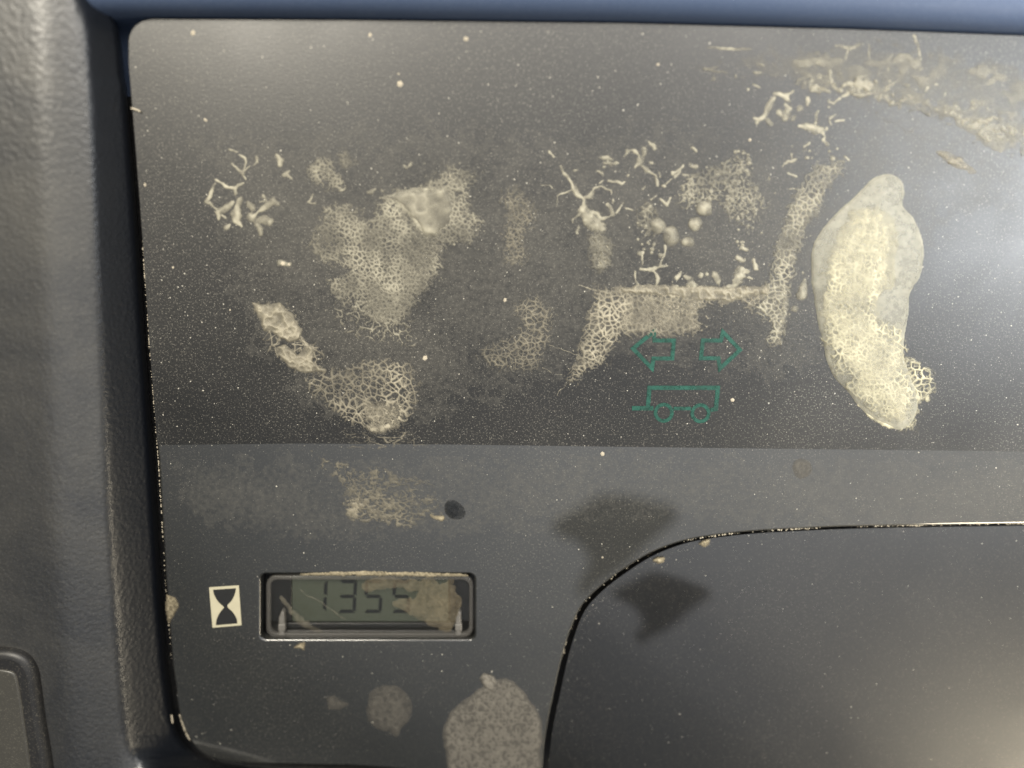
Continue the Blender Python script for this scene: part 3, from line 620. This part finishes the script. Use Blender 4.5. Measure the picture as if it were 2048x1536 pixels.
relief('frayed_tail', [net(z6((900, 1060), (990, 1090), (1080, 1150), (1070, 1230), (1010, 1290), (1000, 1330), (970, 1440), (900, 1440), (880, 1300)), 13, 4.6, 1.5, 6, 133, feather=4, k=.7),
    stroke([[(*z6((1035, 1270))[0], 6)], [(*z6((990, 1270))[0], 6)], z6((660, 1250))[:0] or [(*z6((680, 1300))[0], 2.5), (*z6((760, 1370))[0], 4), (*z6((850, 1415))[0], 6)]], 134)], M['core'], blob)
res('glue_drop', 'small teardrop of dried glue beside the bulging blob, with a dot below', 'glue drop', [stroke([[(1609, 560, 4), (1607, 572, 8), (1603, 590, 12)], [(1590, 617, 7)], [(1626, 626, 5)][:0] or [(1606, 546, 3)]], 13, .9, 1., .06, 1., 2.)], 'foam')

z3 = lambda *p: Zm(p, 6.4, 1480, 150)
res('glue_flecks', 'loose whale-shaped and dotted glue flecks above the slanting band', 'glue residue', [stroke([
    z3((435, 295, 22), (385, 370, 42), (350, 440, 34), (335, 490, 26), (300, 545, 28), (230, 580, 22), (170, 560, 14)), z3((205, 605, 24)), z3((170, 518, 12)), z3((430, 235, 16), (510, 255, 22), (585, 275, 34), (600, 300, 30), (635, 340, 12)), z3((620, 260, 14), (690, 212, 20)),
    z3((590, 365, 14), (630, 430, 36), (590, 500, 46), (570, 535, 52)), z3((490, 470, 34), (540, 520, 30)), z3((765, 425, 36)), z3((685, 550, 34)), z3((355, 580, 26), (385, 625, 34)), z3((885, 300, 22), (855, 380, 20)),
    z3((765, 662, 22), (840, 645, 42), (910, 660, 44), (960, 700, 58), (1040, 700, 34)), z3((1005, 460, 18), (970, 530, 14), (965, 610, 18)), z3((1055, 720, 20), (1080, 780, 14), (1070, 830, 16), (1120, 890, 24)),
    z3((1230, 510, 13), (1150, 560, 20), (1145, 600, 18), (1180, 640, 18)), z3((1230, 600, 14), (1330, 590, 12)), z3((1100, 690, 18)), z3((1140, 400, 20)), z3((1130, 310, 14), (1145, 340, 17), (1195, 360, 17), (1280, 310, 18)), z3((1450, 190, 20), (1400, 220, 26), (1380, 250, 24), (1310, 275, 16)), z3((990, 165, 14), (1080, 190, 24), (1150, 220, 22)),
    z3((1190, 130, 20), (1250, 190, 22), (1300, 200, 14)), z3((555, 1165, 10), (610, 1105, 16), (650, 1115, 22), (720, 1080, 14)), z3((670, 1010, 12), (660, 1090, 10)), z3((890, 870, 18), (830, 915, 16)), z3((660, 920, 16)), z3((860, 1070, 24)), z3((1185, 1060, 32)), z3((1245, 945, 18)), z3((1335, 1040, 16), (1385, 1080, 16)), z3((620, 1250, 12), (720, 1300, 18)), z3((110, 190, 16)), z3((170, 130, 14), (250, 165, 12))], 14, .6, 1, .22)], 'foam')
BA = [(1560, 165), (1640, 150), (1720, 148), (1800, 168), (1852, 192), (1930, 214), (2070, 252), (2070, 300), (2020, 296), (1992, 306), (1952, 272), (1900, 242), (1840, 222), (1760, 206), (1700, 192)]
res('glue_smear', 'broad crusty smear of dried glue across the upper right corner', 'glue residue', [
    net(BA, 15, 6, .45, 22, 141, feather=26, fill=.8, sx=.7, gran=6.), film([(1830, 205), (1900, 215), (1930, 232), (1990, 262), (2000, 300), (1980, 302), (1950, 268), (1890, 236)], 3, 12, 142, .6, 12, .7, 12), film([(1985, 240), (2060, 255), (2060, 282), (2020, 276)], 3, 12, 143, .6, 10, .7, 12),
    film([(1480, 120), (1700, 95), (1900, 110), (2080, 150), (2080, 290), (1960, 262), (1850, 215), (1700, 190), (1560, 165)], .8, 30, 148, .22, 60, .8, 26), net([(1560, 110), (1760, 85), (2060, 140), (2060, 260), (1860, 200), (1640, 170)], 16, 4, .22, 20, 149, feather=50, sx=.45, thin=.7, gran=5., gs=1.),
    film([(1805, 180), (1850, 200), (1850, 205), (1812, 195)], 4, 4, 144, .8), net([(1560, 120), (1750, 130), (1740, 165), (1600, 170)], 18, 5, .5, 12, 145, feather=16, sx=.5, fill=.5), net([(1390, 130), (1560, 115), (1570, 160), (1420, 165)], 16, 4, .32, 10, 146, feather=20, sx=.5),
    stroke([[(1415, 95, 2), (1450, 97, 2.5), (1500, 98, 2)], [(1672, 92, 2), (1700, 96, 3), (1726, 88, 1.5)], [(1737, 90, 2), (1740, 118, 2.2)], [(1785, 108, 2), (1768, 128, 2.2), (1760, 140, 1.5)], [(1696, 98, 1.5), (1692, 122, 1.8)], [(1828, 72, 3), (1838, 100, 3.5), (1840, 125, 2.5)],
            [(1778, 125, 3), (1776, 150, 3), (1780, 166, 3.5)], [(1735, 186, 3), (1762, 180, 4), (1785, 168, 4), (1802, 155, 1.5)], [(1848, 155, 4), (1858, 170, 6), (1852, 180, 3)], [(1858, 168, 4), (1876, 172, 3)], [(1890, 182, 3), (1884, 205, 3)]], 147)], 'foam')
res('glue_smear', 'short bright flake of dried glue below the corner smear', 'glue residue', [
    film([(1874, 305), (1900, 302), (1925, 318), (1958, 346), (1935, 342), (1905, 335), (1885, 322)], 3, 9, 151, .6, 9, .7, 10),
    net([(1730, 215), (1800, 240), (1850, 262), (1870, 275), (1830, 272), (1760, 242)], 12, 2.6, .7, 8, 152, feather=16, thin=.6)], 'foam_warm')

# thin veil of dried splash dust round the residues
M['veil'] = residue('dust_veil', (.20, .19, .165), (.26, .245, .21), rough=.8, amin=-.02, bs=.2)
tag(relief('dust_veil', [film([(400, 300), (700, 260), (1100, 270), (1500, 240), (1800, 170), (2080, 130), (2080, 420), (1900, 420), (1720, 700), (1560, 760), (1250, 720), (1000, 790), (820, 860), (640, 840), (480, 640)], .22, 70, 191, .16, 150, .5, 120)], M['veil'], None, step=5., pad=60), 'sheer milky dust veil round the glue residues on the window', 'dust', kind='stuff')
tag(relief('dust_veil', [film([(350, 925), (800, 915), (1300, 920), (2080, 930), (2080, 1030), (1500, 1040), (1250, 1020), (1000, 1060), (600, 1080), (380, 1040)], .22, 40, 192, .13, 90, .5, 110)], M['veil'], None, step=5., pad=40), 'sheer dust veil on the grey strip under the window', 'dust', kind='stuff')
# marks on the grey strip
res('mud_splash', 'big round grey-tan dried mud splash at the bottom edge', 'mud stain', [
    film(crom([(965, 1375), (1000, 1358), (1030, 1366), (1055, 1392), (1074, 1425), (1083, 1455), (1082, 1500), (1068, 1550), (912, 1552), (894, 1505), (886, 1468), (897, 1432), (922, 1405), (945, 1388)], 3).tolist(), 2.4, 4, 161, .72, 9, .30, 7),
    film([(958, 1358), (968, 1347), (985, 1350), (996, 1368), (985, 1385), (968, 1372)], 5, 3, 162, 1., 4, .5, 10)], 'mud')
res('mud_splash', 'faint round brownish dust spot between the meter and the mud splash', 'mud stain', [film(crom([(740, 1385), (770, 1370), (795, 1372), (818, 1395), (823, 1425), (808, 1452), (792, 1472), (778, 1460), (752, 1455), (734, 1430)], 3).tolist(), 1.2, 6, 163, .42, 14, .6, 10)], 'mud')
res('mud_splash', 'smallest faint dust spot, left of the round one under the meter', 'mud stain', [film([(650, 1395), (668, 1390), (685, 1400), (700, 1408), (680, 1420), (658, 1416)], 1., 4, 164, .4, 8, .5, 10)], 'mud')
res('mud_splash', 'round grey dust spot on the grey strip at right', 'mud stain', [film(circ(1603, 937, 19), 1.2, 4, 165, .5, 8, .5, 9)], 'mud')
res('dirt_crumb', 'brown crumb stuck to the left rim of the panel', 'dirt', [film([(334, 1190), (350, 1196), (358, 1212), (348, 1228), (338, 1244), (332, 1220)], 4, 3, 166, .6, 4, .6, 9)], 'dirt')
res('dirt_crumb', 'brown crumb just below the hour meter', 'dirt', [film([(585, 1296), (600, 1286), (609, 1285), (608, 1300), (598, 1298)], 4, 3, 167, .7, 3, .6, 8)], 'dirt')
res('blackish_spot', 'small dark oval spot on the grey strip right of the lacy smear', 'oil spot', [film(crom([(890, 1010), (900, 1000), (918, 1004), (931, 1022), (925, 1036), (905, 1037), (892, 1026)], 3).tolist(), 1., 2, 168, .75, 9, .0, 10)], 'blackish')
res('seed_husk', 'tiny orange-brown husk touching the dark oval spot', 'husk', [stroke([[(862, 1030, 1.5), (874, 1034, 3), (884, 1036, 4.5)]], 169, 1, 1, .15)], 'dirt')
# dirt on the hour meter cover
lensz = -.00088
res('cover_dirt', 'tan dirt crust clouding the right half of the hour meter cover', 'dirt', [
    film([(712, 1162), (760, 1158), (850, 1160), (916, 1166), (914, 1215), (905, 1245), (890, 1266), (868, 1250), (830, 1232), (800, 1214), (788, 1204), (812, 1200), (832, 1192), (838, 1182), (790, 1178), (750, 1178), (722, 1182)], 1., 12, 171, .17, 16, .9, 8),
    film([(795, 1206), (830, 1196), (912, 1190), (905, 1248), (890, 1262), (850, 1244)], 1.2, 12, 172, .22, 14, .95, 5)], 'dirt', base=lensz, step=1.4)
res('cover_streak', 'pale curved streak across the lower left of the hour meter cover', 'smear', [stroke([  # thin pale streaks laid on the cover
    [(562, 1196, 2.5), (575, 1212, 3.5), (595, 1236, 5), (620, 1255, 5), (640, 1264, 2.5)], [(600, 1180, .4), (640, 1205, .5), (690, 1238, .4)]], 174, .3, .22, .4)], 'foam_faint', base=lensz, step=1.2)
res('meter_rim_dirt', 'orange-brown grit packed along the top edge of the hour meter', 'dirt', [film([(600, 1147), (700, 1143), (800, 1143), (900, 1147), (935, 1151), (900, 1152), (700, 1150), (600, 1151)], 1.4, 3, 175, .7, 2, .8, 6), stroke([[(615, 1148, 1.5), (680, 1146, 2.5), (740, 1146, 3), (800, 1147, 2.5), (880, 1150, 1.5)]], 176, .7, 1, .6)], 'dirt', lift=-.0001)

# ------------------------------------------------------------------ dust: uncountable grains
def grains(name, P, R, label, m='speck'):
    """low lumps, one mesh"""
    P = np.asarray(P); n = len(P); R = np.asarray(R)*1e-4
    a = np.linspace(0, 2*math.pi, 6)[:-1]; V = np.zeros((n, 6, 3)); el = .6+.8*rng.rand(n); ro = rng.rand(n)*6.28
    for k in range(5):
        x = np.cos(a[k])*R*el; y = np.sin(a[k])*R
        V[:, k, 0] = P[:, 0]+x*np.cos(ro)-y*np.sin(ro); V[:, k, 1] = P[:, 1]+x*np.sin(ro)+y*np.cos(ro); V[:, k, 2] = P[:, 2]-R*.15
    V[:, 5] = P; V[:, 5, 2] += R*.9
    b = (np.arange(n)*6)[:, None, None]; f = np.array([[k, (k+1) % 5, 5] for k in range(5)])[None]+b
    o = mesh_obj(name, V.reshape(-1, 3), f.reshape(-1, 3), M[m]); return tag(o, label, 'dust', kind='stuff')
n = 24000
gx = 270+1800*rng.rand(n); gy = 60+1480*rng.rand(n)
ok = (gx > xl(gy)+6) & (gy < 1525) & (gy > ytop(gx)+6)
ac = np.interp(gx, archc[:, 0], archc[:, 1]); ok &= ~((gx > 1080) & (gy > ac-6)) & ~((gx > 515) & (gx < 955) & (gy > 1140) & (gy < 1285))
ok &= rng.rand(n) < np.where(gy > 893, .30, np.where(gy < 300, .55, 1.))
gx, gy = gx[ok], gy[ok]; gr_ = .28+.30*rng.rand(len(gx))+1.4*rng.rand(len(gx))**22
grains('panel_dust', W(gx, gy, Zp(gx, gy)), gr_, 'pale dust grains sprinkled over the panel')
big = np.array([(386, 66, 6), (740, 70, 4.5), (800, 168, 7), (797, 148, 3), (411, 240, 5), (346, 535, 3), (566, 527, 6), (578, 529, 4), (850, 716, 6), (900, 352, 3), (460, 620, 3), (1205, 908, 5), (1316, 129, 4), (932, 78, 5), (290, 370, 5), (1500, 280, 4), (1465, 800, 5), (1205, 1115, 2.5), (1010, 600, 4)])
grains('panel_dust', W(big[:, 0], big[:, 1], Zp(big[:, 0], big[:, 1])), big[:, 2], 'larger pale crumbs scattered on the panel', 'chip')
# cowl dust
P = []; R = []
Vc = np.array([v.co for v in cw.data.vertices]).reshape(len(inner), k, 3)
for _ in range(4500):
    a = rng.rand()*(len(inner)-2); i = int(a); t = 1+rng.rand()**1.3*(k-3); j = int(t); fu, fv = a-i, t-j
    q = (Vc[i, j]*(1-fu)+Vc[i+1, j]*fu)*(1-fv)+(Vc[i, j+1]*(1-fu)+Vc[i+1, j+1]*fu)*fv
    P.append(q); R.append(.22+.25*rng.rand()+1.2*rng.rand()**26)
grains('cowl_dust', P, R, 'pale dust grains on the steering column cowl')
# grit caught on the rims
P = []; R = []
def along(pts, n, jit, r, dens=None):
    pts = np.array(pts, float); s = np.concatenate([[0], np.cumsum(np.hypot(*np.diff(pts, axis=0).T))])
    for _ in range(n):
        u = rng.rand()*s[-1]
        if dens is not None and rng.rand() > dens(u/s[-1]): continue
        x = np.interp(u, s, pts[:, 0]); y = np.interp(u, s, pts[:, 1])
        P.append(W(x+rng.randn()*jit, y+rng.randn()*jit, float(Zp(x, y))-.0002)); R.append(r*(.4+rng.rand()))
along([(xl(y)-1, y) for y in np.linspace(480, 1320, 60)], 420, .4, 1.0, lambda u: .25+.75*(vnoise(np.array(u*60.), np.array(0.), 3, 5) > .5))
along(archc[20:], 620, .7, 1.1, lambda u: .2+.8*(vnoise(np.array(u*90.), np.array(3.), 4, 6) > .5))
along(outl[12:18], 140, .5, 1.0)
grains('rim_grit', P, R, 'cream grit caught along the cut rims of the panel', 'chip')
for (a, b, lab) in (((262, 216), (281, 223), 'tiny pale sliver lying on the upper left rim of the panel'), ((343, 1430), (345, 1446), 'tiny pale sliver in the gap at the lower left corner')):
    o = band_obj('sliver', [([a, ((a[0]+b[0])/2, (a[1]+b[1])/2-1), b], 3.2, False)], .0006 if a[1] < 500 else -.0004, .0003, M['chip'], None); tag(o, lab, 'debris')
for (x, y, r, lab) in ((1318, 1119, 11, 'pale crumb stuck on the cowl rim at the start of the arch'), (1408, 1086, 9, 'pale crumb on the cowl rim, right of the other')):
    j = int(np.argmin(np.hypot(inner[:, 0]-x, inner[:, 1]-y)))
    o = relief('rim_crumb', [film([(x-r, y+2), (x, y-4), (x+r, y-5), (x+r*.8, y+4), (x, y+7)], 5, 3, 181+int(x), .8, 3, .6, 8)], M['dirt'], None, base=float(Vc[j, 4, 2])+.0002); tag(o, lab, 'crumb')
